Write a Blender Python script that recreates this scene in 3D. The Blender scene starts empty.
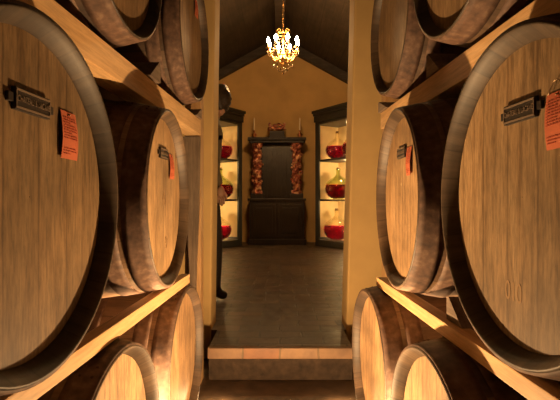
import bpy, bmesh, math, random
from mathutils import Vector, Matrix
random.seed(7)
PI = math.pi
D = bpy.data
scene = bpy.context.scene
COL = scene.collection
E = 0.99            # eye height above the cellar floor
F = 463.0           # focal length in pixels of a 560 px wide frame
UP = 0.178          # upper floor height

# ------------------------------------------------------------------ helpers
class MB:
    def __init__(s):
        s.v = []; s.f = []; s.m = []; s.sm = []; s.uv = {}
    def add(s, verts, faces, mi=0, smooth=False):
        b = len(s.v)
        s.v += [tuple(p) for p in verts]
        for f in faces:
            s.f.append([b + i for i in f]); s.m.append(mi); s.sm.append(smooth)
    def box(s, c, d, rot=None, mi=0, bev=0.0):
        bm = bmesh.new(); bmesh.ops.create_cube(bm, size=1)
        for v in bm.verts: v.co = Vector((v.co.x*d[0], v.co.y*d[1], v.co.z*d[2]))
        if bev > 0:
            bmesh.ops.bevel(bm, geom=list(bm.edges), offset=bev, segments=2, affect='EDGES', profile=.7)
        M = Matrix.Translation(c) @ (rot.to_4x4() if rot else Matrix())
        bm.verts.ensure_lookup_table()
        for v in bm.verts: v.co = M @ v.co
        s.add([v.co for v in bm.verts], [[v.index for v in f.verts] for f in bm.faces], mi)
        bm.free()
    def lathe(s, prof, n=32, axis='z', origin=(0,0,0), mi=0, smooth=True, cap=False, mats=None):
        o = Vector(origin); V = []
        for (a, r) in prof:
            for k in range(n):
                t = 2*PI*k/n
                if axis == 'z': V.append(o + Vector((r*math.cos(t), r*math.sin(t), a)))
                elif axis == 'x': V.append(o + Vector((a, r*math.cos(t), r*math.sin(t))))
                else: V.append(o + Vector((r*math.cos(t), a, r*math.sin(t))))
        b = len(s.v); s.v += [tuple(p) for p in V]
        for i in range(len(prof)-1):
            for k in range(n):
                k2 = (k+1) % n
                q = [b+i*n+k, b+i*n+k2, b+(i+1)*n+k2, b+(i+1)*n+k]
                if axis == 'x': q.reverse()
                s.uv[len(s.f)] = [(k/n, prof[i][0]), ((k+1)/n, prof[i][0]), ((k+1)/n, prof[i+1][0]), (k/n, prof[i+1][0])]
                if axis == 'x': s.uv[len(s.f)].reverse()
                s.f.append(q); s.m.append(mats[i] if mats else mi); s.sm.append(smooth)
        if cap:
            s.f.append([b+k for k in range(n)][::-1]); s.m.append(mi); s.sm.append(False)
            e = b+(len(prof)-1)*n
            s.f.append([e+k for k in range(n)]); s.m.append(mi); s.sm.append(False)
    def tube(s, pts, r, n=8, mi=0, closed=False):
        pts = [Vector(p) for p in pts]; N = len(pts); rings = []
        up = Vector((0,0,1))
        for i, p in enumerate(pts):
            a = pts[(i-1) % N] if (closed or i > 0) else p
            c = pts[(i+1) % N] if (closed or i < N-1) else p
            t = (c-a).normalized()
            u = t.cross(up)
            if u.length < 1e-3: u = t.cross(Vector((1,0,0)))
            u.normalize(); w = u.cross(t)
            rr = r[i] if isinstance(r, (list, tuple)) else r
            rings.append([p + u*rr*math.cos(2*PI*k/n) + w*rr*math.sin(2*PI*k/n) for k in range(n)])
        V = [q for R in rings for q in R]; Fc = []
        for i in range(N if closed else N-1):
            j = (i+1) % N
            for k in range(n):
                k2 = (k+1) % n
                Fc.append([i*n+k, i*n+k2, j*n+k2, j*n+k])
        if not closed:
            Fc.append(list(range(n))[::-1]); Fc.append([(N-1)*n+k for k in range(n)])
        s.add(V, Fc, mi, True)
    def ball(s, c, r, mi=0, sub=2, scale=(1,1,1)):
        bm = bmesh.new(); bmesh.ops.create_icosphere(bm, subdivisions=sub, radius=1)
        s.add([Vector(c)+Vector((v.co.x*r*scale[0], v.co.y*r*scale[1], v.co.z*r*scale[2])) for v in bm.verts],
              [[v.index for v in f.verts] for f in bm.faces], mi, True); bm.free()
    def prism(s, poly, h0, h1, plane='xy', mi=0):
        n = len(poly)
        def P(a, b, h):
            return {'xy': (a,b,h), 'xz': (a,h,b), 'yz': (h,a,b)}[plane]
        V = [P(a,b,h0) for a,b in poly] + [P(a,b,h1) for a,b in poly]
        Fc = [list(range(n))[::-1], [n+i for i in range(n)]] + [[i,(i+1)%n,n+(i+1)%n,n+i] for i in range(n)]
        s.add(V, Fc, mi)
    def mesh(s, name):
        me = D.meshes.new(name); me.from_pydata(s.v, [], s.f)
        for p, mi, sm in zip(me.polygons, s.m, s.sm): p.material_index = mi; p.use_smooth = sm
        if s.uv:
            l = me.uv_layers.new(name='UVMap')
            for fi, us in s.uv.items():
                for li, u in zip(me.polygons[fi].loop_indices, us): l.data[li].uv = u
        bm = bmesh.new(); bm.from_mesh(me); bmesh.ops.recalc_face_normals(bm, faces=bm.faces); bm.to_mesh(me); bm.free()
        me.update(); return me
    def build(s, name, mats, parent=None, loc=None, rz=0):
        me = s.mesh(name)
        for m in (mats if isinstance(mats, (list, tuple)) else [mats]): me.materials.append(m)
        o = D.objects.new(name, me); COL.objects.link(o)
        if parent: o.parent = parent
        if loc is not None: o.location = loc
        o.rotation_euler.z = rz
        return o

def empty(name, loc=(0,0,0), rz=0):
    o = D.objects.new(name, None); COL.objects.link(o); o.location = loc; o.rotation_euler.z = rz
    o.empty_display_size = .1; return o
def tag(o, label=None, cat=None, group=None, kind=None):
    if label: o['label'] = label
    if cat: o['category'] = cat
    if group: o['group'] = group
    if kind: o['kind'] = kind
    return o
def struct(o):
    o['kind'] = 'structure'; return o
KIDS = {}
def copy_tree(o, parent=None):
    c = o.copy(); COL.objects.link(c)
    for k in ('label', 'group'):
        if k in c and parent is None: del c[k]
    if parent: c.parent = parent
    for ch in list(o.children): copy_tree(ch, c)
    return c

# ------------------------------------------------------------------ materials
def base_mat(name):
    m = D.materials.new(name); m.use_nodes = True
    nt = m.node_tree; b = nt.nodes['Principled BSDF']
    return m, nt, b
def N(nt, t, **kw):
    n = nt.nodes.new(t)
    for k, v in kw.items():
        if hasattr(n, k): setattr(n, k, v)
        else: n.inputs[k].default_value = v
    return n
def math_n(nt, op, a, b=None):
    n = nt.nodes.new('ShaderNodeMath'); n.operation = op
    for i, x in enumerate((a, b)):
        if x is None: continue
        if isinstance(x, (int, float)): n.inputs[i].default_value = x
        else: nt.links.new(x, n.inputs[i])
    return n.outputs[0]
def ramp(nt, fac, stops):
    r = nt.nodes.new('ShaderNodeValToRGB')
    el = r.color_ramp.elements
    while len(el) < len(stops): el.new(.5)
    for e, (p, c) in zip(el, stops): e.position = p; e.color = (*c, 1)
    nt.links.new(fac, r.inputs[0]); return r.outputs[0]
def mix(nt, mode, fac, a, b):
    n = nt.nodes.new('ShaderNodeMix'); n.data_type = 'RGBA'; n.blend_type = mode
    for i, x in ((0, fac), (6, a), (7, b)):
        if isinstance(x, (int, float)): n.inputs[i].default_value = x
        elif isinstance(x, tuple): n.inputs[i].default_value = (*x, 1)
        else: nt.links.new(x, n.inputs[i])
    return n.outputs[2]
def plain(name, col, rough=.6, metal=0, noise=0, scale=30, bump=0):
    m, nt, b = base_mat(name)
    b.inputs['Base Color'].default_value = (*col, 1); b.inputs['Roughness'].default_value = rough; b.inputs['Metallic'].default_value = metal
    if noise or bump:
        tc = N(nt, 'ShaderNodeTexCoord'); nz = N(nt, 'ShaderNodeTexNoise'); nz.inputs['Scale'].default_value = scale; nz.inputs['Detail'].default_value = 6
        nt.links.new(tc.outputs['Object'], nz.inputs['Vector'])
        lo = tuple(c*(1-noise) for c in col); hi = tuple(min(1, c*(1+noise)) for c in col)
        nt.links.new(ramp(nt, nz.outputs['Fac'], [(.3, lo), (.7, hi)]), b.inputs['Base Color'])
        if bump:
            bp = N(nt, 'ShaderNodeBump'); bp.inputs['Strength'].default_value = bump; bp.inputs['Distance'].default_value = .01
            nt.links.new(nz.outputs['Fac'], bp.inputs['Height']); nt.links.new(bp.outputs[0], b.inputs['Normal'])
    return m
def wood(name, dark, mid, light, grain='z', board=None, board_axis='y', coord='Object', rough=.55, gscale=1.0, tint=False, stain=.5, bandvar=.35, bump=.25, fibre=.3, gl=1.6):
    """oak: long grain along one axis, optional separate boards across another"""
    m, nt, b = base_mat(name)
    tc = N(nt, 'ShaderNodeTexCoord'); sep = N(nt, 'ShaderNodeSeparateXYZ')
    nt.links.new(tc.outputs[coord], sep.inputs[0])
    oi = N(nt, 'ShaderNodeObjectInfo')
    ax = {'x':0,'y':1,'z':2}
    comb = N(nt, 'ShaderNodeCombineXYZ')
    rnd = math_n(nt, 'MULTIPLY', oi.outputs['Random'], 40)
    bid = None
    if board:
        bf = math_n(nt, 'DIVIDE', sep.outputs[ax[board_axis]], board)
        bf = math_n(nt, 'ADD', bf, rnd)
        bid = math_n(nt, 'FLOOR', bf)
        frac = math_n(nt, 'FRACT', bf)
    for i, a in enumerate('xyz'):
        sc = (gl if a == grain else 30.0)*gscale
        x = math_n(nt, 'MULTIPLY', sep.outputs[i], sc)
        x = math_n(nt, 'ADD', x, rnd)
        if bid is not None and a == grain: x = math_n(nt, 'ADD', x, math_n(nt, 'MULTIPLY', bid, 3.7))
        nt.links.new(x, comb.inputs[i])
    nz = N(nt, 'ShaderNodeTexNoise'); nz.inputs['Scale'].default_value = 1.0; nz.inputs['Detail'].default_value = 9; nz.inputs['Roughness'].default_value = .65; nz.inputs['Distortion'].default_value = .4
    nt.links.new(comb.outputs[0], nz.inputs['Vector'])
    c = ramp(nt, nz.outputs['Fac'], [(.28, dark), (.5, mid), (.75, light)])
    vs_ = N(nt, 'ShaderNodeVectorMath'); vs_.operation = 'MULTIPLY'; vs_.inputs[1].default_value = tuple(5.0 if a == grain else 4.2 for a in 'xyz'); nt.links.new(comb.outputs[0], vs_.inputs[0])
    nf = N(nt, 'ShaderNodeTexNoise'); nf.inputs['Scale'].default_value = 1.0; nf.inputs['Detail'].default_value = 6; nf.inputs['Roughness'].default_value = .75; nt.links.new(vs_.outputs[0], nf.inputs['Vector'])
    c = mix(nt, 'MULTIPLY', 1.0, c, ramp(nt, nf.outputs['Fac'], [(.36, (1-fibre,)*3), (.58, (1,1,1))]))
    # broad weathering stains
    n2 = N(nt, 'ShaderNodeTexNoise'); n2.inputs['Scale'].default_value = 5.0; n2.inputs['Detail'].default_value = 5
    va = N(nt, 'ShaderNodeVectorMath'); va.operation = 'ADD'
    nt.links.new(tc.outputs['Object'], va.inputs[0]); cmb = N(nt, 'ShaderNodeCombineXYZ'); nt.links.new(rnd, cmb.inputs[0]); nt.links.new(cmb.outputs[0], va.inputs[1])
    nt.links.new(va.outputs[0], n2.inputs['Vector'])
    st = ramp(nt, n2.outputs['Fac'], [(.3, (1-stain,)*3), (.65, (1,1,1))])
    c = mix(nt, 'MULTIPLY', 1.0, c, st)
    if bid is not None:
        wn = N(nt, 'ShaderNodeTexWhiteNoise'); wn.noise_dimensions = '1D'; nt.links.new(bid, wn.inputs['W'])
        bv = ramp(nt, wn.outputs['Value'], [(0, (1-bandvar,)*3), (1, (1,1,1))])
        c = mix(nt, 'MULTIPLY', 1.0, c, bv)
        e = math_n(nt, 'ABSOLUTE', math_n(nt, 'SUBTRACT', frac, .5))
        seam = ramp(nt, e, [(.455, (1,1,1)), (.5, (.55,.5,.45))])
        c = mix(nt, 'MULTIPLY', 1.0, c, seam)
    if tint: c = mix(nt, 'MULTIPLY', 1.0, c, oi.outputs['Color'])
    nt.links.new(c, b.inputs['Base Color']); b.inputs['Roughness'].default_value = rough
    bp = N(nt, 'ShaderNodeBump'); bp.inputs['Strength'].default_value = bump; bp.inputs['Distance'].default_value = .004
    nt.links.new(nz.outputs['Fac'], bp.inputs['Height']); nt.links.new(bp.outputs[0], b.inputs['Normal'])
    return m

M = {}
M['head'] = wood('oak_head', (.23,.14,.068), (.41,.275,.145), (.52,.37,.21), 'z', .094, 'y', tint=True, stain=.55, bandvar=.14, gscale=1.4, fibre=.5, gl=3.2)
M['stave'] = wood('oak_staves', (.085,.048,.028), (.20,.125,.075), (.30,.21,.13), 'y', 1/26, 'x', coord='UV', tint=True, stain=.5)
M['chime'] = wood('oak_stave_ends', (.058,.036,.023), (.125,.083,.05), (.20,.14,.09), 'y', 1/26, 'x', coord='UV', tint=True, stain=.6, bandvar=.4)
M['pine'] = wood('pine_beam', (.52,.30,.125), (.63,.395,.185), (.70,.475,.25), 'y', gscale=.8, stain=.12, rough=.5)
M['pine_post'] = wood('pine_post', (.36,.19,.075), (.45,.265,.115), (.52,.33,.16), 'z', gscale=.8, stain=.15, rough=.5)
M['grey_wood'] = wood('weathered_wood', (.12,.08,.055), (.24,.17,.12), (.36,.28,.2), 'y', stain=.5, rough=.8)
M['grey_board'] = wood('weathered_board', (.10,.065,.04), (.20,.14,.095), (.32,.25,.18), 'z', stain=.5, rough=.8)
M['darkwood'] = wood('dark_stained_wood', (.012,.006,.004), (.024,.013,.008), (.04,.023,.013), 'z', stain=.3, rough=.4)
M['darkwood_h'] = wood('dark_stained_rail', (.012,.006,.004), (.024,.013,.008), (.04,.023,.013), 'x', stain=.3, rough=.6)
M['ceil'] = wood('ceiling_planks', (.03,.018,.009), (.06,.037,.02), (.095,.06,.033), 'y', .22, 'x', stain=.4, rough=.7)
M['rafter'] = wood('rafter_wood', (.03,.022,.016), (.06,.042,.03), (.09,.065,.045), 'x', stain=.4, rough=.7)
M['plaster'] = plain('ochre_plaster', (.62,.385,.14), .85, 0, .10, 3, .1)
M['jamb'] = plain('jamb_plaster', (.50,.335,.135), .8, 0, .08, 6, .12)
M['cellar_wall'] = plain('cellar_wall', (.10,.065,.04), .9, 0, .4, 6, .4)
M['brass'] = plain('aged_brass', (.55,.30,.10), .3, 1, .2, 20)
M['copper'] = plain('copper', (.5,.2,.1), .35, 1, .2, 20)
M['black'] = plain('black_plate', (.018,.014,.012), .5, 0, .2, 60)
M['letter'] = plain('plate_lettering', (.15,.105,.07), .7)
M['rubymark'] = plain('stencil_ink', (.25,.155,.075), .8)
M['paper'] = plain('orange_paper', (.46,.115,.05), .8, 0, .08, 40)
M['print'] = plain('paper_print', (.30,.05,.02), .9)
M['wire'] = plain('wire', (.35,.25,.15), .4, 1)
M['candle'] = plain('candle_wax', (.8,.68,.48), .5)
M['shelf_back'] = plain('shelf_backing', (.85,.66,.36), .8, 0, .05, 10)
M['dark_paint'] = plain('green_black_paint', (.018,.015,.010), .45, 0, .3, 30)
M['cork'] = plain('cork', (.25,.14,.07), .9, 0, .3, 90)
M['concrete'] = plain('riser_concrete', (.042,.025,.014), .9, 0, .5, 22, .6)

def hoop_mat():
    m, nt, b = base_mat('rusty_hoop')
    tc = N(nt, 'ShaderNodeTexCoord'); nz = N(nt, 'ShaderNodeTexNoise'); nz.inputs['Scale'].default_value = 45; nz.inputs['Detail'].default_value = 8
    nt.links.new(tc.outputs['Object'], nz.inputs['Vector'])
    n2 = N(nt, 'ShaderNodeTexNoise'); n2.inputs['Scale'].default_value = 7; nt.links.new(tc.outputs['Object'], n2.inputs['Vector'])
    c = ramp(nt, nz.outputs['Fac'], [(.3, (.062,.033,.022)), (.55, (.125,.068,.044)), (.8, (.22,.145,.095))])
    c = mix(nt, 'MULTIPLY', .6, c, ramp(nt, n2.outputs['Fac'], [(.35, (.4,.35,.33)), (.65, (1,1,1))]))
    nt.links.new(c, b.inputs['Base Color']); b.inputs['Roughness'].default_value = .72; b.inputs['Metallic'].default_value = .0
    bp = N(nt, 'ShaderNodeBump'); bp.inputs['Strength'].default_value = .3; bp.inputs['Distance'].default_value = .003
    nt.links.new(nz.outputs['Fac'], bp.inputs['Height']); nt.links.new(bp.outputs[0], b.inputs['Normal'])
    return m
M['hoop'] = hoop_mat()
def brick_mat(name, c1, c2, mortar, scale, bw=.5, rh=.25, rough=.5, bump=.5, swap=False, offs=.5):
    m, nt, b = base_mat(name)
    tc = N(nt, 'ShaderNodeTexCoord'); mp = N(nt, 'ShaderNodeMapping')
    nt.links.new(tc.outputs['Object'], mp.inputs['Vector'])
    if swap: mp.inputs['Rotation'].default_value = (PI/2, 0, 0)
    dn = N(nt, 'ShaderNodeTexNoise'); dn.inputs['Scale'].default_value = 4
    nt.links.new(mp.outputs[0], dn.inputs['Vector'])
    wob = mix(nt, 'LINEAR_LIGHT', .02, mp.outputs[0], dn.outputs['Color'])
    br = N(nt, 'ShaderNodeTexBrick'); br.inputs['Scale'].default_value = scale; br.inputs['Brick Width'].default_value = bw; br.inputs['Row Height'].default_value = rh
    br.inputs['Mortar Size'].default_value = .012; br.inputs['Mortar Smooth'].default_value = .3; br.offset = offs
    br.inputs['Color1'].default_value = (*c1,1); br.inputs['Color2'].default_value = (*c2,1); br.inputs['Mortar'].default_value = (*mortar,1)
    nt.links.new(wob, br.inputs['Vector'])
    nz = N(nt, 'ShaderNodeTexNoise'); nz.inputs['Scale'].default_value = 14; nz.inputs['Detail'].default_value = 7
    nt.links.new(tc.outputs['Object'], nz.inputs['Vector'])
    c = mix(nt, 'MULTIPLY', .8, br.outputs['Color'], ramp(nt, nz.outputs['Fac'], [(.3, (.55,.5,.5)), (.65, (1,1,1))]))
    nt.links.new(c, b.inputs['Base Color'])
    nt.links.new(ramp(nt, nz.outputs['Fac'], [(.3, (rough-.12,)*3), (.7, (rough+.15,)*3)]), b.inputs['Roughness'])
    bp = N(nt, 'ShaderNodeBump'); bp.inputs['Strength'].default_value = bump; bp.inputs['Distance'].default_value = .006
    h = math_n(nt, 'ADD', math_n(nt, 'MULTIPLY', nz.outputs['Fac'], .5), math_n(nt, 'SUBTRACT', 1, br.outputs['Fac']))
    nt.links.new(h, bp.inputs['Height']); nt.links.new(bp.outputs[0], b.inputs['Normal'])
    return m
M['pavers'] = brick_mat('brick_pavers', (.04,.024,.014), (.135,.083,.047), (.014,.009,.006), 2.0, .5, .25, .42)
M['lowfloor'] = plain('worn_floor_slab', (.08,.048,.027), .65, 0, .4, 12, .4)
M['nosing'] = brick_mat('step_bricks', (.30,.19,.11), (.31,.13,.07), (.20,.135,.08), 2.0, .42, .5, .6, .5)
def gilt():
    m, nt, b = base_mat('red_gilt_carving')
    tc = N(nt, 'ShaderNodeTexCoord'); nz = N(nt, 'ShaderNodeTexNoise'); nz.inputs['Scale'].default_value = 16; nz.inputs['Detail'].default_value = 3
    nt.links.new(tc.outputs['Object'], nz.inputs['Vector'])
    nt.links.new(ramp(nt, nz.outputs['Fac'], [(.36, (.16,.035,.022)), (.5, (.42,.12,.07)), (.66, (.75,.45,.25))]), b.inputs['Base Color'])
    b.inputs['Roughness'].default_value = .35; b.inputs['Metallic'].default_value = .3
    return m
M['gilt'] = gilt()
def glass_thin(name, col, dens=.12):
    m = D.materials.new(name); m.use_nodes = True; nt = m.node_tree; nt.nodes.clear()
    out = N(nt, 'ShaderNodeOutputMaterial'); tr = N(nt, 'ShaderNodeBsdfTransparent'); gl = N(nt, 'ShaderNodeBsdfGlossy'); mx = N(nt, 'ShaderNodeMixShader'); fr = N(nt, 'ShaderNodeLayerWeight')
    tr.inputs['Color'].default_value = (*col, 1); gl.inputs['Roughness'].default_value = .04; gl.inputs['Color'].default_value = (.9,.9,.85,1); fr.inputs['Blend'].default_value = dens
    nt.links.new(fr.outputs['Facing'], mx.inputs[0]); nt.links.new(tr.outputs[0], mx.inputs[1]); nt.links.new(gl.outputs[0], mx.inputs[2]); nt.links.new(mx.outputs[0], out.inputs[0])
    return m
M['glass'] = glass_thin('clear_glass', (.93,.90,.80))
M['green_glass'] = glass_thin('green_glass', (.72,.80,.50), .2)
def crystal():
    m, nt, b = base_mat('crystal')
    b.inputs['Base Color'].default_value = (1,.85,.6,1); b.inputs['Roughness'].default_value = .02; b.inputs['Transmission Weight'].default_value = 1; b.inputs['IOR'].default_value = 1.6
    return m
M['crystal'] = crystal()
def wine():
    m, nt, b = base_mat('red_wine')
    b.inputs['Base Color'].default_value = (.085,.0,.012,1); b.inputs['Roughness'].default_value = .0; b.inputs['Transmission Weight'].default_value = 1; b.inputs['IOR'].default_value = 1.34
    return m
M['wine'] = wine()
def emit(name, col, s):
    m = D.materials.new(name); m.use_nodes = True; nt = m.node_tree; nt.nodes.clear()
    o = N(nt, 'ShaderNodeOutputMaterial'); e = N(nt, 'ShaderNodeEmission'); e.inputs[0].default_value = (*col,1); e.inputs[1].default_value = s
    nt.links.new(e.outputs[0], o.inputs[0]); return m
M['bulb'] = emit('lit_bulb', (1,.74,.42), 120)
M['tube'] = emit('shelf_tube', (1,.66,.28), 9)

def text_mesh(body, size, depth):
    cu = D.curves.new('lettering', 'FONT'); cu.body = body; cu.size = size; cu.extrude = depth; cu.align_x = 'CENTER'; cu.align_y = 'CENTER'
    to = D.objects.new('lettering', cu); COL.objects.link(to)
    bpy.context.view_layer.update()
    me = D.meshes.new_from_object(to.evaluated_get(bpy.context.evaluated_depsgraph_get()))
    D.objects.remove(to); D.curves.remove(cu)
    return me
def text_on_head(body, size, x, y, z, mat, parent, name='lettering', depth=.0008, sx=1):
    me = text_mesh(body, size, depth)
    # text plane xy -> barrel head plane (local y to the right, z up, facing +x)
    for v in me.vertices: v.co = Vector((x + v.co.z, y + v.co.x*sx, z + v.co.y))
    me.materials.clear(); me.materials.append(mat)
    o = D.objects.new(name, me); COL.objects.link(o); o.parent = parent; return o

# ------------------------------------------------------------------ barrels
L = .90; RC = .289; RB = .34; AX = RB      # length, chime radius, bulge radius, axis height
def prof_r(t): return RC + (RB-RC)*(1-((t-L/2)/(L/2))**2)
HX = L/2 - .033                               # plane of the head
def make_barrel():
    root = empty('wine_barrel')
    b = MB()
    half = [(L/2-.05, .263), (L/2-.034, .2635), (L/2-.028, .2650), (L/2-.014, .274), (L/2-.001, .2825), (L/2, .2855), (L/2-.004, .2888)]
    outer = [(L/2 - t, prof_r(t)) for t in [i*L/18 for i in range(1, 18)]]
    pr = half + outer + [(-a, r) for a, r in half[::-1]]
    mats = []
    for i in range(len(pr)-1):
        x = (pr[i][0]+pr[i+1][0])/2
        mats.append(1 if (i < 6 or i >= len(pr)-7) else 0)
    b.lathe(pr, 78, 'x', (0,0,AX), mats=mats)
    b.build('body', [M['stave'], M['chime']], root)
    for s in (1, -1):
        h = MB(); h.lathe([(s*HX, .2645), (s*(HX+.0005), .18), (s*(HX+.0005), .001)], 64, 'x', (0,0,AX), smooth=False)
        h.build('barrel_head', M['head'], root)
    for s in (1, -1):
        for (t0, t1) in ((.004, .068), (.084, .138), (.262, .302)):
            h = MB(); n = 4; th = .0032
            ps = [(s*(L/2-t0), prof_r(t0)-.002)] + [(s*(L/2-(t0+(t1-t0)*i/n)), prof_r(t0+(t1-t0)*i/n)+th) for i in range(n+1)] + [(s*(L/2-t1), prof_r(t1)-.002)]
            h.lathe(ps, 78, 'x', (0,0,AX))
            # rivets at the overlap
            for dt in (.3, .7):
                for a in (1.9, 2.0):
                    t = t0+(t1-t0)*dt; r = prof_r(t)+th
                    h.ball((s*(L/2-t), r*math.cos(a), AX+r*math.sin(a)), .004, sub=1)
            h.build('hoop', M['hoop'], root)
    return root
def add_plate(root):
    p = MB(); p.box((HX+.004, 0, AX+.15), (.007, .098, .035), bev=.001)
    for s in (-1, 1): p.box((HX+.003, s*.057, AX+.15), (.006, .012, .014), bev=.001)
    o = p.build('name_plate', M['black'], root)
    f = MB()
    for s in (-1, 1):
        f.box((HX+.0082, 0, AX+.15+s*.0135), (.0015, .096, .003))
    f.box((HX+.0082, -.047, AX+.15), (.0015, .002, .027)); f.box((HX+.0082, .047, AX+.15), (.0015, .002, .027))
    f.build('plate_border', M['letter'], o)
    text_on_head('CHATEAU & LACAVE', .0135, HX+.0085, 0, AX+.15, M['letter'], o, 'plate_lettering', sx=.72)
proto = make_barrel()
YAW = math.radians(2.2)
# side, row, distance out to the rim, depth, height of axis, tint of wood, label, group
BAR = [
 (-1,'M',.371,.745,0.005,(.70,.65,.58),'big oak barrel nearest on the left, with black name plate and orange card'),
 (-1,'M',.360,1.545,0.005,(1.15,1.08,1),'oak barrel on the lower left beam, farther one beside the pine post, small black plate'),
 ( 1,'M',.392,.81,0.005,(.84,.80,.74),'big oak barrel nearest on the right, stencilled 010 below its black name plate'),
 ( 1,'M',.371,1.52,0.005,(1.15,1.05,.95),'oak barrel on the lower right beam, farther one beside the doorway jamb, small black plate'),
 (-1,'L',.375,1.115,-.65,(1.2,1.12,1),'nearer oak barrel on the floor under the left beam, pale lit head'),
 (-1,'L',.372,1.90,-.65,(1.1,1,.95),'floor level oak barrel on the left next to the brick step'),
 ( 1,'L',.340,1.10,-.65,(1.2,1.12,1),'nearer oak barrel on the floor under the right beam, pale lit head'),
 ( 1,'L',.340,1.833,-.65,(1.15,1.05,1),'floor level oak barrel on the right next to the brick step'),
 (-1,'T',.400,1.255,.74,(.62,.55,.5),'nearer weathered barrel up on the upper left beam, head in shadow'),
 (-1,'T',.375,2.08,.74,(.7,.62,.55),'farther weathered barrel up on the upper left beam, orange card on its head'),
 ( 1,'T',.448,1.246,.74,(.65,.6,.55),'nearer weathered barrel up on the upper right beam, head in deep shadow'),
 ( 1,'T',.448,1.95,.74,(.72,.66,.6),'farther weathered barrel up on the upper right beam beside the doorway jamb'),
]
GR = {'M':'barrels on the lower rack beams','L':'barrels on the cellar floor','T':'barrels on the upper rack beams'}
barrels = []
protoM = copy_tree(proto); protoM.name = 'wine_barrel'
add_plate(protoM)
usedM = usedP = False
def kids(o):
    for c in o.children:
        yield c
        yield from kids(c)
for (s, row, a, zc, d, tint, lab) in BAR:
    if row == 'M':
        o = protoM if not usedM else copy_tree(protoM); usedM = True
    else:
        o = proto if not usedP else copy_tree(proto); usedP = True
    # left heads face +x, right heads face -x; racks close in slightly with depth
    yk = -.35 if (s > 0 and lab.find('doorway jamb, small') > 0) else 0 if lab.find('pine post, small') > 0 else 1
    yaw = (0 if s < 0 else PI) + (-YAW if s < 0 else YAW)*yk
    ang = yaw
    dirx = Vector((math.cos(ang), math.sin(ang), 0))
    rim = Vector((s*a, zc, E + d - AX))
    o.location = rim - dirx*(L/2); o.rotation_euler = (0, 0, ang)
    tag(o, lab, 'barrel', GR[row])
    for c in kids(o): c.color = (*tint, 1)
    barrels.append(o)
# stencilled number low on the big right barrel
text_on_head('010', .050, HX+.0008, -.028, AX-.173, M['rubymark'], barrels[2], 'stencilled_number', depth=.0003, sx=.75)
for (bi, y, z, r) in ((1, .02, 0.0, .016), (1, .05, -.15, .016)):
    q = MB(); q.tube([(HX+.0006, y+r*math.cos(k*PI/8), AX+z+r*1.3*math.sin(k*PI/8)) for k in range(16)], .0012, 5, closed=True)
    q.tube([(HX+.0006, y, AX+z-r), (HX+.0006, y, AX+z+r)], .0012, 5); q.tube([(HX+.0006, y-r*.8, AX+z), (HX+.0006, y+r*.8, AX+z)], .0012, 5)
    q.build('burnt_mark', M['rubymark'], barrels[bi])

# orange cards hung on the heads
def card_mesh():
    p = MB(); n = 8; w, h = .055, .088
    V = []; Fc = []
    for i in range(n+1):
        f = i/n; bow = .004*math.sin(f*PI)+.002*f
        for y in (-w/2, w/2): V.append((bow+.0012 + (.003 if y > 0 else 0)*f, y, h/2-h*f))
    for i in range(n): Fc.append([2*i, 2*i+1, 2*i+3, 2*i+2])
    p.add(V, Fc, 0, True)
    m2 = [(v[0]-.001, v[1], v[2]) for v in V]; p.add(m2, [f[::-1] for f in Fc], 0, True)
    return p
def card_print():
    p = MB(); rr = random.Random(3)
    z = .036; row = 0
    while z > -.038:
        f = .5 - z/.086; bow = .004*math.sin(f*PI)+.002*f + .0022
        if row == 0: spans = [(-.006, .006)]
        elif -.022 < z < -.006 and row > 9: spans = []
        else:
            y = -.028; spans = []
            while y < .024:
                w = rr.uniform(.004, .012); spans.append((y, min(y+w, .028))); y += w+.0022
            if row % 4 == 3: spans = spans[:3]
        for a, b in spans: p.box((bow + (.003*f*(.5+(a+b)/2/.068)), (a+b)/2*.8, z), (.0004, (b-a)*.8, .0016 if row else .003))
        z -= .0047; row += 1
    return p
card0 = None
for (bi, y, z, rx, lab) in ((0, .118, .115, -.02, 'orange printed card on the head of the big left barrel'),
                        (1, .108, .113, .02, 'small orange card on the farther lower left barrel, by its plate'),
                        (2, .104, .118, .03, 'orange printed card hung by wire on the big right barrel'),
                        (3, .092, .115, 0, 'small orange card on the farther lower right barrel, by its plate'),
                        (9, .115, .172, 0, 'orange card high on the farther upper left barrel')):
    if card0 is None:
        card0 = empty('paper_card'); card_mesh().build('sheet', M['paper'], card0); card_print().build('printed_lines', M['print'], card0)
        pn = MB(); pn.ball((.004, 0, .039), .0022, sub=1); pn.build('tack', M['wire'], card0); c = card0
    else: c = copy_tree(card0)
    tag(c, lab, 'card', 'orange cards on barrel heads')
    B = barrels[bi]
    Mx = Matrix.Translation(B.location) @ Matrix.Rotation(B.rotation_euler.z, 4, 'Z') @ Matrix.Translation((HX+.0022, y, AX+z)) @ Matrix.Rotation(rx, 4, 'X')
    c.matrix_world = Mx
    if bi == 2:
        w = MB(); w.tube([(.004, -.02+.04*k/12, .042+.020*math.sin(PI*k/12)) for k in range(13)], .0009, 5); w.build('hanging_wire', M['wire'], c)

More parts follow.
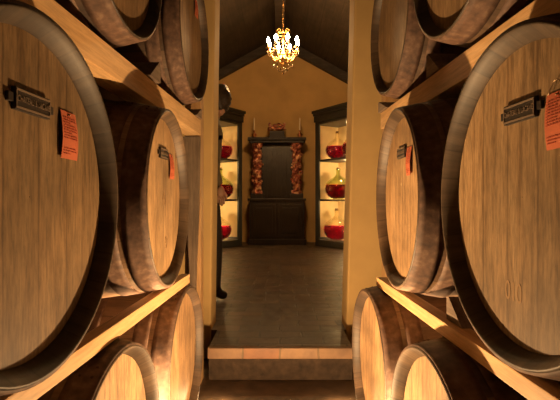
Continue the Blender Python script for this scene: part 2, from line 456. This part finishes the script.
# ------------------------------------------------------------------ rack timber
def lat_at(s, a0, y): return s*(a0 - math.tan(YAW)*(y-1.2))
def beam(name, s, f, bk, z0, z1, y0, y1, lab, mat='pine'):
    """beam along the rack; f/bk are the distances out of its inner and outer face at depth 1.2"""
    b = MB(); ym = (y0+y1)/2; xm = lat_at(s, (f+bk)/2, ym)
    b.box((0,0,0), (bk-f, y1-y0, z1-z0), bev=.003)
    o = b.build(name, M[mat]); o.location = (xm, ym, E+(z0+z1)/2); o.rotation_euler.z = (math.atan(math.tan(YAW)) if s > 0 else -math.atan(math.tan(YAW)))
    tag(o, lab, 'beam'); return o
beam('rack_beam', -1, .455, .535, .334, .412, -.5, 2.40, 'orange pine beam carrying the upper left barrels')
beam('rack_beam', 1, .515, .595, .336, .412, -.5, 2.20, 'orange pine beam carrying the upper right barrels')
beam('rack_beam', -1, .404, .440, -.345, -.307, -.5, 1.93, 'slim pine beam under the left name plated barrels')
beam('rack_beam', 1, .412, .455, -.345, -.309, -.5, 1.86, 'slim pine beam under the right name plated barrels')
for s, nm in ((-1, 'left'), (1, 'right')):
    beam('rack_beam', s, 1.08, 1.15, .337, .41, -.5, 2.40, 'pine beam at the back of the upper %s barrels' % nm)
    beam('rack_beam', s, 1.08, 1.11, -.343, -.311, -.5, 2.40, 'slim pine beam at the back of the lower %s barrels' % nm)
# rack uprights by the doorway
p = MB(); p.box((0,0,1.3), (.085, .10, 2.6), bev=.004)
o = p.build('rack_post', M['pine_post'], None, (-.468, 2.53, 0)); tag(o, 'rough pine upright at the far end of the left rack', 'post')
p = MB(); p.box((0,0,1.3), (.085, .10, 2.6), bev=.004)
o = p.build('rack_post', M['pine_post'], None, (.602, 2.50, 0)); tag(o, 'rough pine upright at the far end of the right rack', 'post')
# weathered board standing between barrel and post
p = MB(); p.prism([(-.515,.335),(-.424,.335),(-.430,-.05),(-.445,-.42),(-.45,-E),(-.468,-E),(-.475,-.42),(-.495,-.05)], 2.44, 2.475, 'xz')
o = p.build('weathered_board', M['grey_board'], None, (0,0,E)); tag(o, 'grey weathered board standing between left barrel and pine post', 'board')
# chocks
def chock(s, f, z0, y, ln, h, w, lab, vert=1):
    b = MB()
    b.prism([(0,0),(ln*vert,0),(0,h),(-.012*vert,h*.9),(-.012*vert,0)], -w/2, w/2, 'yz')
    o = b.build('wooden_chock', M['grey_wood']); o.location = (lat_at(s, f, y), y, E+z0+.001); o.rotation_euler.z = YAW*s
    tag(o, lab, 'chock', 'chocks wedging the barrels'); return o
chock(-1, .49, .412, 1.63, .10, .072, .10, 'grey wedge on the upper left beam between its two barrels', -1)
chock(-1, .49, .412, 2.36, .11, .05, .09, 'grey wedge at the far end of upper left beam by the post', -1)
chock(1, .56, .412, 1.56, .10, .08, .10, 'grey wedge on the upper right beam between its two barrels', -1)
chock(1, .55, .412, 2.19, .13, .05, .09, 'grey wedge at the far end of upper right beam by the jamb', -1)
chock(1, .56, .412, .93, .09, .08, .10, 'dark wedge near the camera on the upper right beam', -1)
chock(1, .462, -.309, 1.19, .08, .06, .06, 'pale wedge on the lower right beam between its two barrels', -1)

# ------------------------------------------------------------------ cellar shell
b = MB(); b.box((0, .5, -.05), (3.6, 4.76, .1)); struct(b.build('floor', M['lowfloor']))
for s, nm in ((-1, 'wall_left'), (1, 'wall_right')):
    b = MB(); b.box((s*1.55, .8, 1.6), (.1, 4.16, 3.2)); struct(b.build(nm, M['cellar_wall']))
b = MB(); b.box((0, -1.35, 1.6), (3.2, .1, 3.2)); struct(b.build('wall_rear', M['cellar_wall']))
b = MB(); b.box((0, .8, 3.0), (3.2, 4.16, .1)); struct(b.build('ceiling', M['ceil']))
# partition with the doorway; jambs lean a little as in the old house
def jamb(name, xt, xb, s, xo):
    b = MB(); y0, y1 = 2.88, 3.11; zt, zb = E+1.75, 0.0
    V = [(xb,y0,zb),(xo,y0,zb),(xo,y1,zb),(xb,y1,zb),(xt,y0,zt),(xo,y0,zt),(xo,y1,zt),(xt,y1,zt)]
    b.add(V, [[0,1,2,3],[4,5,6,7],[0,1,5,4],[1,2,6,5],[2,3,7,6],[3,0,4,7]])
    o = b.build(name, M['jamb']); struct(o)
    md = o.modifiers.new('b', 'BEVEL'); md.width = .012; md.segments = 2
    return o
jamb('wall_doorway_left', -.398, -.432, -1, -1.6)
jamb('wall_doorway_right', .478, .408, 1, 1.6)
b = MB(); b.box((0, 2.995, E+2.0), (3.2, .23, .5)); struct(b.build('wall_over_doorway', M['jamb']))
# step: brick nosing over a rough riser
b = MB(); b.box((.003, 2.72, .0605), (.79, .34, .121)); struct(b.build('step_riser', M['concrete']))
b = MB(); b.box((0,0,0), (.79, .32, .057)); o = b.build('step_tread', M['pavers'], None, (.003, 2.736, UP-.0285)); struct(o)
b = MB(); b.box((0,0,0), (.80, .042, .058), bev=.006); o = b.build('step_nosing', M['nosing'], None, (.003, 2.554, UP-.029)); struct(o)

# ------------------------------------------------------------------ tasting room shell
RX = 2.35; YB = 8.95
CX, CA = .72, math.radians(57.5)
CD = Vector((math.cos(CA), -math.sin(CA)))
tt = (RX-CX)/CD.x; YC = YB + CD.y*tt
b = MB(); b.box((0, (2.896+YB+.3)/2, UP-.06), (2*RX+.4, YB+.3-2.896, .12)); struct(b.build('floor_tasting_room', M['pavers']))
RIDGE = 3.10; SL = .55
def wallseg(name, p, q, ztop=E+1.9):
    p = Vector(p); q = Vector(q); d = q-p; n = Vector((-d.y, d.x)).normalized()*.1
    b = MB(); b.prism([p, q, q+n, p+n], UP-.02, ztop, 'xy'); struct(b.build(name, M['plaster']))
wallseg('wall_tasting_left', (-RX, 3.0), (-RX, YB))
wallseg('wall_tasting_right', (RX, YB), (RX, 3.0))
b = MB(); b.prism([(-RX,UP-E),(RX,UP-E),(RX,RIDGE-SL*RX+.1),(0,RIDGE+.1),(-RX,RIDGE-SL*RX+.1)], YB, YB+.1, 'xz')
struct(b.build('wall_back', M['plaster'], None, (0,0,E)))
for s, nm in ((-1,'ceiling_slope_left'), (1,'ceiling_slope_right')):
    b = MB(); X = RX+.2
    b.prism([(0,RIDGE),(s*X,RIDGE-SL*X),(s*X,RIDGE-SL*X+.08),(0,RIDGE+.08)], 2.9, YB+.1, 'xz')
    struct(b.build(nm, M['ceil'], None, (0,0,E)))
    for i, y in enumerate((8.80,)):
        b = MB(); b.prism([(0,RIDGE-.17),(s*X*.95,RIDGE-.17-SL*X*.95),(s*X*.95,RIDGE-SL*X*.95-.002),(0,RIDGE-.002)], y-.07, y+.07, 'xz')
        o = b.build('rafter', M['rafter'], None, (0,0,E)); struct(o)
b = MB(); b.box((0, 5.95, E+RIDGE-.10), (.16, 5.9, .2)); struct(b.build('ridge_beam', M['rafter']))

# ------------------------------------------------------------------ wall cabinets with demijohns
CW, CDP, CH = 1.30, .52, 2.30
def make_cabinet():
    r = empty('display_cabinet')
    b = MB()                                     # carcass: sides, plinth
    for s in (-1, 1):
        b.box((s*(CW/2-.012), CDP/2, CH/2), (.024, CDP, CH)); b.box((s*(CW/2-.052), .015, CH/2), (.104, .03, CH), bev=.004)
    b.box((0, CDP/2, .055), (CW-.05, CDP, .11)); b.box((0, CDP/2, CH-.08), (CW-.05, CDP, .16))
    b.build('carcass', M['dark_paint'], r)
    b = MB(); b.box((0, CDP-.01, CH/2), (CW-.05, .02, CH-.3)); b.box((-CW/2+.028, CDP/2+.02, CH/2), (.008, CDP-.06, CH-.3)); b.box((CW/2-.028, CDP/2+.02, CH/2), (.008, CDP-.06, CH-.3))
    b.build('back_panel', M['shelf_back'], r)
    b = MB()
    b.box((0, CDP/2-.02, CH+.02), (CW+.03, CDP+.05, .05), bev=.006); b.box((0, CDP/2-.03, CH+.065), (CW+.06, CDP+.07, .05), bev=.01); b.box((0, -.012, CH-.06), (CW+.02, .03, .10), bev=.004)
    b.build('cornice', M['dark_paint'], r)
    for z in (.81, 1.51):
        b = MB(); b.box((0, CDP/2+.02, z), (CW-.065, CDP-.07, .035), bev=.003); b.build('shelf', M['darkwood_h'], r)
    return r
def cab_pt(s, t, n):   # point on the cabinet: t along the front from its inner corner, n into the depth
    u = Vector((.537*s, -.843)); w = Vector((.843*s, .537)); p0 = Vector((.63 if s > 0 else -.675, 8.25))
    return p0 + u*t + w*n
cabR = make_cabinet(); c = cab_pt(1, CW/2, 0); cabR.location = (c.x, c.y, UP); cabR.rotation_euler.z = -CA
tag(cabR, 'dark lit display cabinet right of the carved altar console', 'cabinet', 'lit display cabinets')
cabL = copy_tree(cabR); c = cab_pt(-1, CW/2, 0); cabL.location = (c.x, c.y, UP); cabL.rotation_euler.z = CA
tag(cabL, 'dark lit display cabinet left of the carved altar console', 'cabinet', 'lit display cabinets')

def make_demijohn(glass='glass', R=.205):
    r = empty('demijohn')
    k = R/.205
    pr = [(0,.001),(0,.075),(.010,.105),(.045,.160),(.10,.200),(.165,.214),(.225,.202),(.28,.165),(.32,.118),(.35,.075),(.375,.045),(.40,.034),(.455,.031),(.46,.040),(.485,.040),(.488,.028),(.46,.026)]
    b = MB(); b.lathe([(a*k, q*k) for a, q in pr], 40); b.build('glass_bottle', M[glass], r)
    wl = .228
    wp = [(.004,.001),(.004,.073),(.014,.102),(.048,.156),(.10,.195),(.165,.209),(.20,.205),(wl,.196),(wl,.001)]
    b = MB(); b.lathe([(a*k, q*k) for a, q in wp], 40); b.build('wine', M['wine'], r)
    b = MB(); b.lathe([(.47*k,.001),(.47*k,.024*k),(.505*k,.026*k),(.505*k,.001)], 16); b.build('cork', M['cork'], r)
    return r
dj = make_demijohn(); djg = make_demijohn('green_glass', .205)
SH = [.11, .8275, 1.5275]
first = {'c': True, 'g': True}
def put_dj(s, t, shelf, lab, kind='c', n=.262, sc=1.1):
    src = dj if kind == 'c' else djg
    o = src if first[kind] else copy_tree(src); first[kind] = False
    p = cab_pt(s, t, n); o.location = (p.x, p.y, UP+SH[shelf]+.001); o.scale = (sc,)*3; o.rotation_euler.z = random.random()*6
    tag(o, lab, 'demijohn', 'demijohns of red wine'); return o
put_dj(1, .29, 2, 'clear demijohn half full of red wine on top shelf of right cabinet, inner one', sc=.98)
put_dj(1, .73, 2, 'clear demijohn on top shelf of right cabinet, partly behind the jamb', sc=.98)
put_dj(1, .315, 1, 'green necked demijohn of dark wine on middle shelf of right cabinet', 'g')
put_dj(1, .275, 0, 'clear demijohn of red wine on bottom shelf of right cabinet', sc=1.1)
put_dj(-1, .27, 2, 'clear demijohn of red wine on top shelf of left cabinet', sc=.98)
put_dj(-1, .29, 1, 'greenish demijohn of red wine on middle shelf of left cabinet', 'g')
put_dj(-1, .34, 0, 'clear demijohn of red wine on bottom shelf of left cabinet', sc=1.1)

# ------------------------------------------------------------------ carved console at the back wall
con = empty('altar_console', (-.055, 8.42, UP)); tag(con, 'dark wooden altar cabinet with two red gilt twisted columns', 'cabinet')
b = MB(); b.box((0, .21, .05), (1.06, .50, .10), bev=.01); b.box((0, .22, .44), (1.0, .44, .72), bev=.006); b.box((0, .21, .82), (1.06, .50, .045), bev=.01)
b.build('base', M['darkwood'], con)
for s in (-1, 1):
    b = MB(); b.box((s*.235, -.004, .44), (.42, .02, .60), bev=.006); b.box((s*.235, -.015, .44), (.30, .015, .46), bev=.006); b.build('door', M['darkwood'], con)
b = MB(); b.box((0, .30, 1.36), (.86, .26, 1.05), bev=.004)
for i in range(6): b.box((-.22+i*.088, .165, 1.36), (.082, .012, .98), bev=.003)
b.build('panel', M['darkwood'], con)
for s in (-1, 1):
    b = MB(); b.box((s*.36, .14, .885), (.24, .20, .09), bev=.008); b.build('plinth', M['darkwood'], con)
def twist_column(x):
    b = MB(); n = 96; z0, z1 = .93, 1.84
    for ph in (0, PI):
        pts = []; rr = []
        for i in range(n+1):
            f = i/n; a = f*2*PI*2.5+ph
            pts.append((x+.045*math.cos(a), .12+.045*math.sin(a), z0+(z1-z0)*f)); rr.append(.048+.012*math.sin(f*60))
        b.tube(pts, rr, 8)
    b.tube([(x,.12,z0),(x,.12,z1)], .05, 12)
    rg = random.Random(int(x*100)+50)
    for i in range(46):    # carved leaves and grapes
        f = rg.random(); a = rg.random()*2*PI
        b.ball((x+.096*math.cos(a), .12+.096*math.sin(a), z0+(z1-z0)*f), rg.uniform(.014,.028), sub=1, scale=(1,1,rg.uniform(.8,1.7)))
    b.lathe([(z0-.01,.085),(z0+.02,.1),(z0+.04,.07)], 16, 'z', (x,.12,0)); b.lathe([(z1-.05,.06),(z1-.01,.1),(z1+.02,.1)], 16, 'z', (x,.12,0))
    return b
for s in (-1, 1):
    o = twist_column(s*.365).build('twisted_column', M['gilt'], con); tag(o, 'carved red and gold twisted column')
b = MB(); b.box((0, .20, 1.875), (.98, .42, .04), bev=.006); b.box((0, .19, 1.925), (1.06, .48, .05), bev=.012)
b.build('cornice', M['darkwood_h'], con)
TOP = UP+1.951
cs = empty('candlestick', (-.055-.42, 8.52, TOP)); tag(cs, 'brass candlestick at the left end of the altar cornice', 'candlestick', 'candlesticks on the altar console')
b = MB(); b.lathe([(0,.001),(0,.06),(.012,.06),(.025,.03),(.05,.045),(.075,.05),(.09,.022),(.115,.014),(.13,.028),(.14,.028),(.14,.001)], 20); b.build('holder', M['copper'], cs)
b = MB(); b.lathe([(.13,.001),(.13,.013),(.36,.012),(.365,.004),(.385,.002)], 12); b.build('candle', M['candle'], cs)
c2 = copy_tree(cs); c2.location = (-.055+.42, 8.52, TOP); tag(c2, 'brass candlestick at the right end of the altar cornice', 'candlestick', 'candlesticks on the altar console')
orn = empty('carved_ornament', (-.055, 8.52, TOP)); tag(orn, 'red gilt carved ornament on a dark box on top of the altar', 'ornament')
b = MB(); b.box((0,0,.06), (.27,.16,.12), bev=.008); b.box((0,0,.012), (.30,.19,.024), bev=.005); b.build('box', M['darkwood_h'], orn)
b = MB(); rg = random.Random(5)
for i in range(34):
    a = rg.uniform(-1,1)
    b.ball((a*.14, rg.uniform(-.06,.06), .15+rg.uniform(0,.10)*(1-a*a)+rg.uniform(0,.03)), rg.uniform(.02,.042), sub=1, scale=(1.3,1,rg.uniform(.6,1)))
for s in (-1, 1):
    b.tube([(s*(.05+.10*math.sin(k*.28)), -.03, .16+.12*math.sin(k*.2)*.9) for k in range(10)], [.03-.002*k for k in range(10)], 8)
b.build('carving', M['gilt'], orn)

# ------------------------------------------------------------------ chandelier
CHY = 5.6; CHX = .037; CHZ = E+1.79
ch = empty('chandelier', (CHX, CHY, CHZ)); tag(ch, 'lit gilded crystal chandelier with candle bulbs hanging from the ridge', 'chandelier')
b = MB(); b.lathe([(-.20,.001),(-.195,.016),(-.17,.026),(-.14,.014),(-.08,.010),(-.05,.03),(-.02,.03),(.0,.012),(.10,.010),(.14,.022),(.19,.016),(.25,.008),(.26,.001)], 16); b.build('stem', M['brass'], ch)
b = MB()
z = .25; i = 0
while z < RIDGE-1.79-.24:
    a = PI/2*(i % 2)
    b.tube([(.010*math.cos(t*PI/5)*math.cos(a), .010*math.cos(t*PI/5)*math.sin(a), z+.017+.019*math.sin(t*PI/5)) for t in range(10)], .0028, 5, closed=True)
    z += .029; i += 1
b.lathe([(z,.012),(z+.02,.05),(z+.06,.055)], 16)
b.build('chain', M['brass'], ch)
b = MB()
b.tube([(.065*math.cos(k*PI/12), .065*math.sin(k*PI/12), .215) for k in range(24)], .006, 6, closed=True)
for k in range(8):
    a = k*PI/4
    b.tube([(.065*math.cos(a)+(.022*math.sin(t*PI/6))*math.cos(a), .065*math.sin(a)+(.022*math.sin(t*PI/6))*math.sin(a), .215+.028-.028*math.cos(t*PI/6)) for t in range(10)], .0045, 6)
b.tube([(.15*math.cos(k*PI/12), .15*math.sin(k*PI/12), -.03) for k in range(24)], .005, 6, closed=True)
b.build('crown', M['brass'], ch)
rg = random.Random(11)
def drop(parent, p, r, name='crystal_drop'):
    d = MB(); d.lathe([(-1.5*r,.0004),(-.4*r,r*.75),(.3*r,r*.6),(1.0*r,.0004)], 6, smooth=False); o = d.build(name, M['crystal'], parent); o.location = p; return o
A0 = .30
for k in range(8):
    a = A0 + k*PI/4; ca, sa = math.cos(a), math.sin(a); up = .012*math.sin(k*2.1)
    b = MB(); pts = []
    for i in range(15):
        f = i/14; r = .02+.165*f; z = -.04 - .075*math.sin(f*PI*1.05) + .06*f*f
        pts.append((r*ca, r*sa, z))
    b.tube(pts, [.008-.003*i/14 for i in range(15)], 7)
    e = pts[-1]
    b.lathe([(-.012,.003),(0,.03),(.006,.031),(.002,.01)], 14, 'z', e)
    arm = b.build('arm', M['brass'], ch)
    b = MB(); b.lathe([(.0,.0105),(.065,.0105),(.067,.004)], 10, 'z', e); b.build('candle_sleeve', M['candle'], arm)
    b = MB(); b.lathe([(.062,.004),(.072,.017),(.088,.023),(.104,.018),(.122,.008),(.135,.001)], 10, 'z', e); b.build('bulb', M['bulb'], arm)
    for q in range(3):
        aa = a + (q-1)*.16
        drop(arm, (.188*math.cos(aa), .188*math.sin(aa), e[2]-.035-.012*(q == 1)), .010)
for k in range(14):   # lower tiers of drops
    a = k*2*PI/14; drop(ch, (.115*math.cos(a), .115*math.sin(a), -.165+.01*math.sin(3*a)), .012)
for k in range(8):
    a = k*2*PI/8+.2; drop(ch, (.055*math.cos(a), .055*math.sin(a), -.215), .012)
drop(ch, (0,0,-.245), .02)
for k in range(12):   # bead strings from the crown down to the ring
    a = k*2*PI/12
    b = MB()
    for i in range(9):
        f = i/8; r = .065+.085*f**1.6; b.ball((r*math.cos(a), r*math.sin(a), .21-.235*f-.02*math.sin(f*PI)), .0065, sub=1)
    b.build('bead_string', M['crystal'], ch)

# ------------------------------------------------------------------ visitor half hidden behind the left jamb
def visitor():
    r = empty('person', (-.605, 3.80, UP), math.radians(22)); r.scale = (1.02,)*3   # faces local +x, towards the far cabinets
    V = [(0,0,.90),(0,0,1.08),(.015,0,1.26),(.02,0,1.40),(.06,0,1.485),(.10,0,1.545),
         (0,.09,.86),(.02,.10,.48),(-.01,.10,.09),(0,-.09,.86),(.05,-.10,.48),(.045,-.10,.09),
         (.01,.17,1.37),(-.01,.22,1.12),(.06,.20,.90),(.01,-.17,1.37),(-.01,-.22,1.12),(.06,-.20,.90),
         (.05,.10,.045),(.11,.10,.035),(.09,-.10,.045),(.15,-.10,.035)]
    Eg = [(0,1),(1,2),(2,3),(3,4),(4,5),(0,6),(6,7),(7,8),(0,9),(9,10),(10,11),(3,12),(12,13),(13,14),(3,15),(15,16),(16,17),(8,18),(18,19),(11,20),(20,21)]
    R = [(.125,.155),(.115,.14),(.12,.16),(.10,.14),(.052,.052),(.055,.055),(.085,.085),(.062,.062),(.048,.048),(.085,.085),(.062,.062),(.048,.048),(.058,.058),(.045,.045),(.034,.034),(.058,.058),(.045,.045),(.034,.034),(.042,.04),(.034,.036),(.042,.04),(.034,.036)]
    me = D.meshes.new('body'); me.from_pydata(V, Eg, []); o = D.objects.new('body', me); COL.objects.link(o)
    md = o.modifiers.new('skin', 'SKIN'); md.use_smooth_shade = True
    sv = me.skin_vertices[0].data
    for i, q in enumerate(R): sv[i].radius = q
    sv[0].use_root = True
    s = o.modifiers.new('sub', 'SUBSURF'); s.levels = 2; s.render_levels = 2
    bpy.context.view_layer.update()
    m2 = D.meshes.new_from_object(o.evaluated_get(bpy.context.evaluated_depsgraph_get()))
    D.objects.remove(o)
    # head with brow, nose, chin and ears, hands with fingers, joined into the one body mesh
    b = MB(); b.v = [tuple(v.co) for v in m2.vertices]; b.f = [list(p.vertices) for p in m2.polygons]
    b.m = []; b.sm = [True]*len(b.f)
    for p in m2.polygons:
        z = p.center.z
        b.m.append(3 if z < .085 else 1 if z < .93 else 2 if z < 1.465 else 0)
        if abs(p.center.y) > .17 and z < .93: b.m[-1] = 2
    bm = bmesh.new(); bmesh.ops.create_icosphere(bm, subdivisions=4, radius=1)
    hc = Vector((.115, 0, 1.60)); HV = []; HR = Matrix.Rotation(math.radians(70), 3, 'Z')
    for v in bm.verts:
        p = v.co.copy(); x, y, z = p
        q = Vector((x*.098, y*.076, z*.118))
        if z < -.1: q.y *= 1+.35*z; 
        if x > .3:
            q.x -= .008*max(0, abs(z+.05)); 
            q.x += .022*math.exp(-((y/.16)**2+((z+.12)/.16)**2))          # nose
            q.x += .006*math.exp(-((y/.3)**2+((z+.55)/.08)**2))           # lips
            q.x += .012*math.exp(-((y/.35)**2+((z+.85)/.2)**2))           # chin
            for s_ in (-1, 1): q.x -= .010*math.exp(-(((y-s_*.38)/.2)**2+((z-.06)/.12)**2))   # eye sockets
        if x < 0 and z < -.5: q.x *= .75
        HV.append(hc+HR@q)
    b.add(HV, [[v.index for v in f.verts] for f in bm.faces], 0, True); bm.free()
    for s_ in (-1, 1):
        b.ball(hc+HR@Vector((-.005, s_*.077, -.01)), .024, 0, 2, (.5,.5,1.2))       # ears
        hand = Vector((.068, s_*.20, .86))
        b.ball(hand, .04, 0, 2, (.75,.45,1.15))
        for k, ln in enumerate((.065,.078,.074,.058)):
            x = -.024+k*.016
            b.tube([hand+Vector((-x, 0, -.03)), hand+Vector((-x+.004, -s_*.004, -.03-ln*.5)), hand+Vector((-x+.004, -s_*.018, -.03-ln))], [.0092,.0085,.0065], 6, 0)
        b.tube([hand+Vector((.02,0,.0)), hand+Vector((.045,-s_*.008,-.03)), hand+Vector((.05,-s_*.018,-.06))], [.011,.010,.008], 6, 0)
    skin = plain('skin', (.35,.2,.13), .6); tro = plain('dark_trousers', (.018,.013,.011), .85, 0, .2, 50); jac = plain('olive_jacket', (.10,.075,.04), .85, 0, .25, 30); sho = plain('black_shoes', (.012,.01,.01), .4)
    b.build('body', [skin, tro, jac, sho], r)
    hb = MB(); bm = bmesh.new(); bmesh.ops.create_icosphere(bm, subdivisions=4, radius=1)
    HV = []
    for v in bm.verts:
        x, y, z = v.co
        w = .006*math.sin(9*y+5*x)+.004*math.sin(23*z+11*y)
        HV.append(hc+HR@Vector((-.012+x*(.112+w), y*(.094+w), .012+z*(.128+w))))
    fs = [[v.index for v in f.verts] for f in bm.faces if (f.calc_center_median().z > .45 or f.calc_center_median().x < -.05) and f.calc_center_median().z > -.75]
    hb.add(HV, fs, 0, True); bm.free()
    hr = plain('dark_hair', (.03,.02,.013), .5, 0, .4, 60, .5)
    ho = hb.build('hair', hr, r); sd = ho.modifiers.new('s', 'SOLIDIFY'); sd.thickness = .014; sd.offset = -1
    eb = MB()
    for s_ in (-1, 1): eb.ball(hc+HR@Vector((.081, s_*.029, .006)), .0105, 0, 2)
    eb.build('eyes', plain('eye', (.25,.2,.16), .2), r)
    return r
vis = visitor(); tag(vis, 'person with dark hair and olive jacket standing half behind the left jamb', 'person')

# ------------------------------------------------------------------ lights
WARM = (1, .60, .27)
def plight(name, loc, watt, r=.03, col=WARM):
    l = D.lights.new(name, 'POINT'); l.energy = watt; l.color = col; l.shadow_soft_size = r
    o = D.objects.new(name, l); COL.objects.link(o); o.location = loc; return o
def spot(name, loc, to, watt, ang=150, r=.03, blend=.6, col=WARM):
    l = D.lights.new(name, 'SPOT'); l.energy = watt; l.color = col; l.shadow_soft_size = r; l.spot_size = math.radians(ang); l.spot_blend = blend
    o = D.objects.new(name, l); COL.objects.link(o); o.location = loc
    o.rotation_euler = (Vector(to)-Vector(loc)).to_track_quat('-Z', 'Y').to_euler(); return o
# low lamps on the cellar floor in the gaps between the lower barrels, with added fill lights
for s in (-1, 1):
    spot('floor_lamp_or_fill', (s*.39, 1.41, .06), (-s*.4, 1.74, 1.0), 205 if s < 0 else 172, 150, .025, 1.0)
    spot('floor_lamp_or_fill', (s*.45, 1.47, .05), (s*.45, 1.45, 1.0), 30, 60, .025, .8)  # second spot added to brighten the undersides of the barrels above
    plight('step_fill_light', (s*.30, 2.22, .04), 2.5, .02)  # weak fill added before the step, where no lamp stands
    plight('floor_lamp_or_fill', (s*.42, .70, .06), 1.5, .03)  # weak fill added near the camera for the closest barrels
# chandelier
plight('chandelier_light', (CHX, CHY, CHZ+.06), 132, .15, (1,.55,.20))
# cabinet bay lamps at the back of every shelf, plus an added fill above
for s in (-1, 1):
    for sh, zz in enumerate(SH):
        for t in (.06, .51, 1.0):
            q = cab_pt(s, t, .47); plight('shelf_lamp_or_fill', (q.x, q.y, UP+zz+.035), 6.5, .018, (1,.66,.28))
        q = cab_pt(s, .51, .30); plight('shelf_lamp_or_fill', (q.x, q.y, UP+zz+.62), 7, .018, (1,.66,.28))  # extra fill added high in each bay to brighten backing and bottles
w = D.worlds.new('World'); scene.world = w; w.use_nodes = True
w.node_tree.nodes['Background'].inputs[0].default_value = (1,.7,.4,1); w.node_tree.nodes['Background'].inputs[1].default_value = 0.0

# ------------------------------------------------------------------ camera
cam = D.cameras.new('camera'); cam.sensor_width = 36; cam.lens = F/560*36; cam.clip_start = .02
co = D.objects.new('camera', cam); COL.objects.link(co); co.location = (0,0,E); co.rotation_euler = (PI/2,0,0)
scene.camera = co
vs = scene.view_settings
vs.view_transform = 'Standard'; vs.look = 'None'; vs.gamma = 1; vs.use_curve_mapping = False; vs.exposure = 0
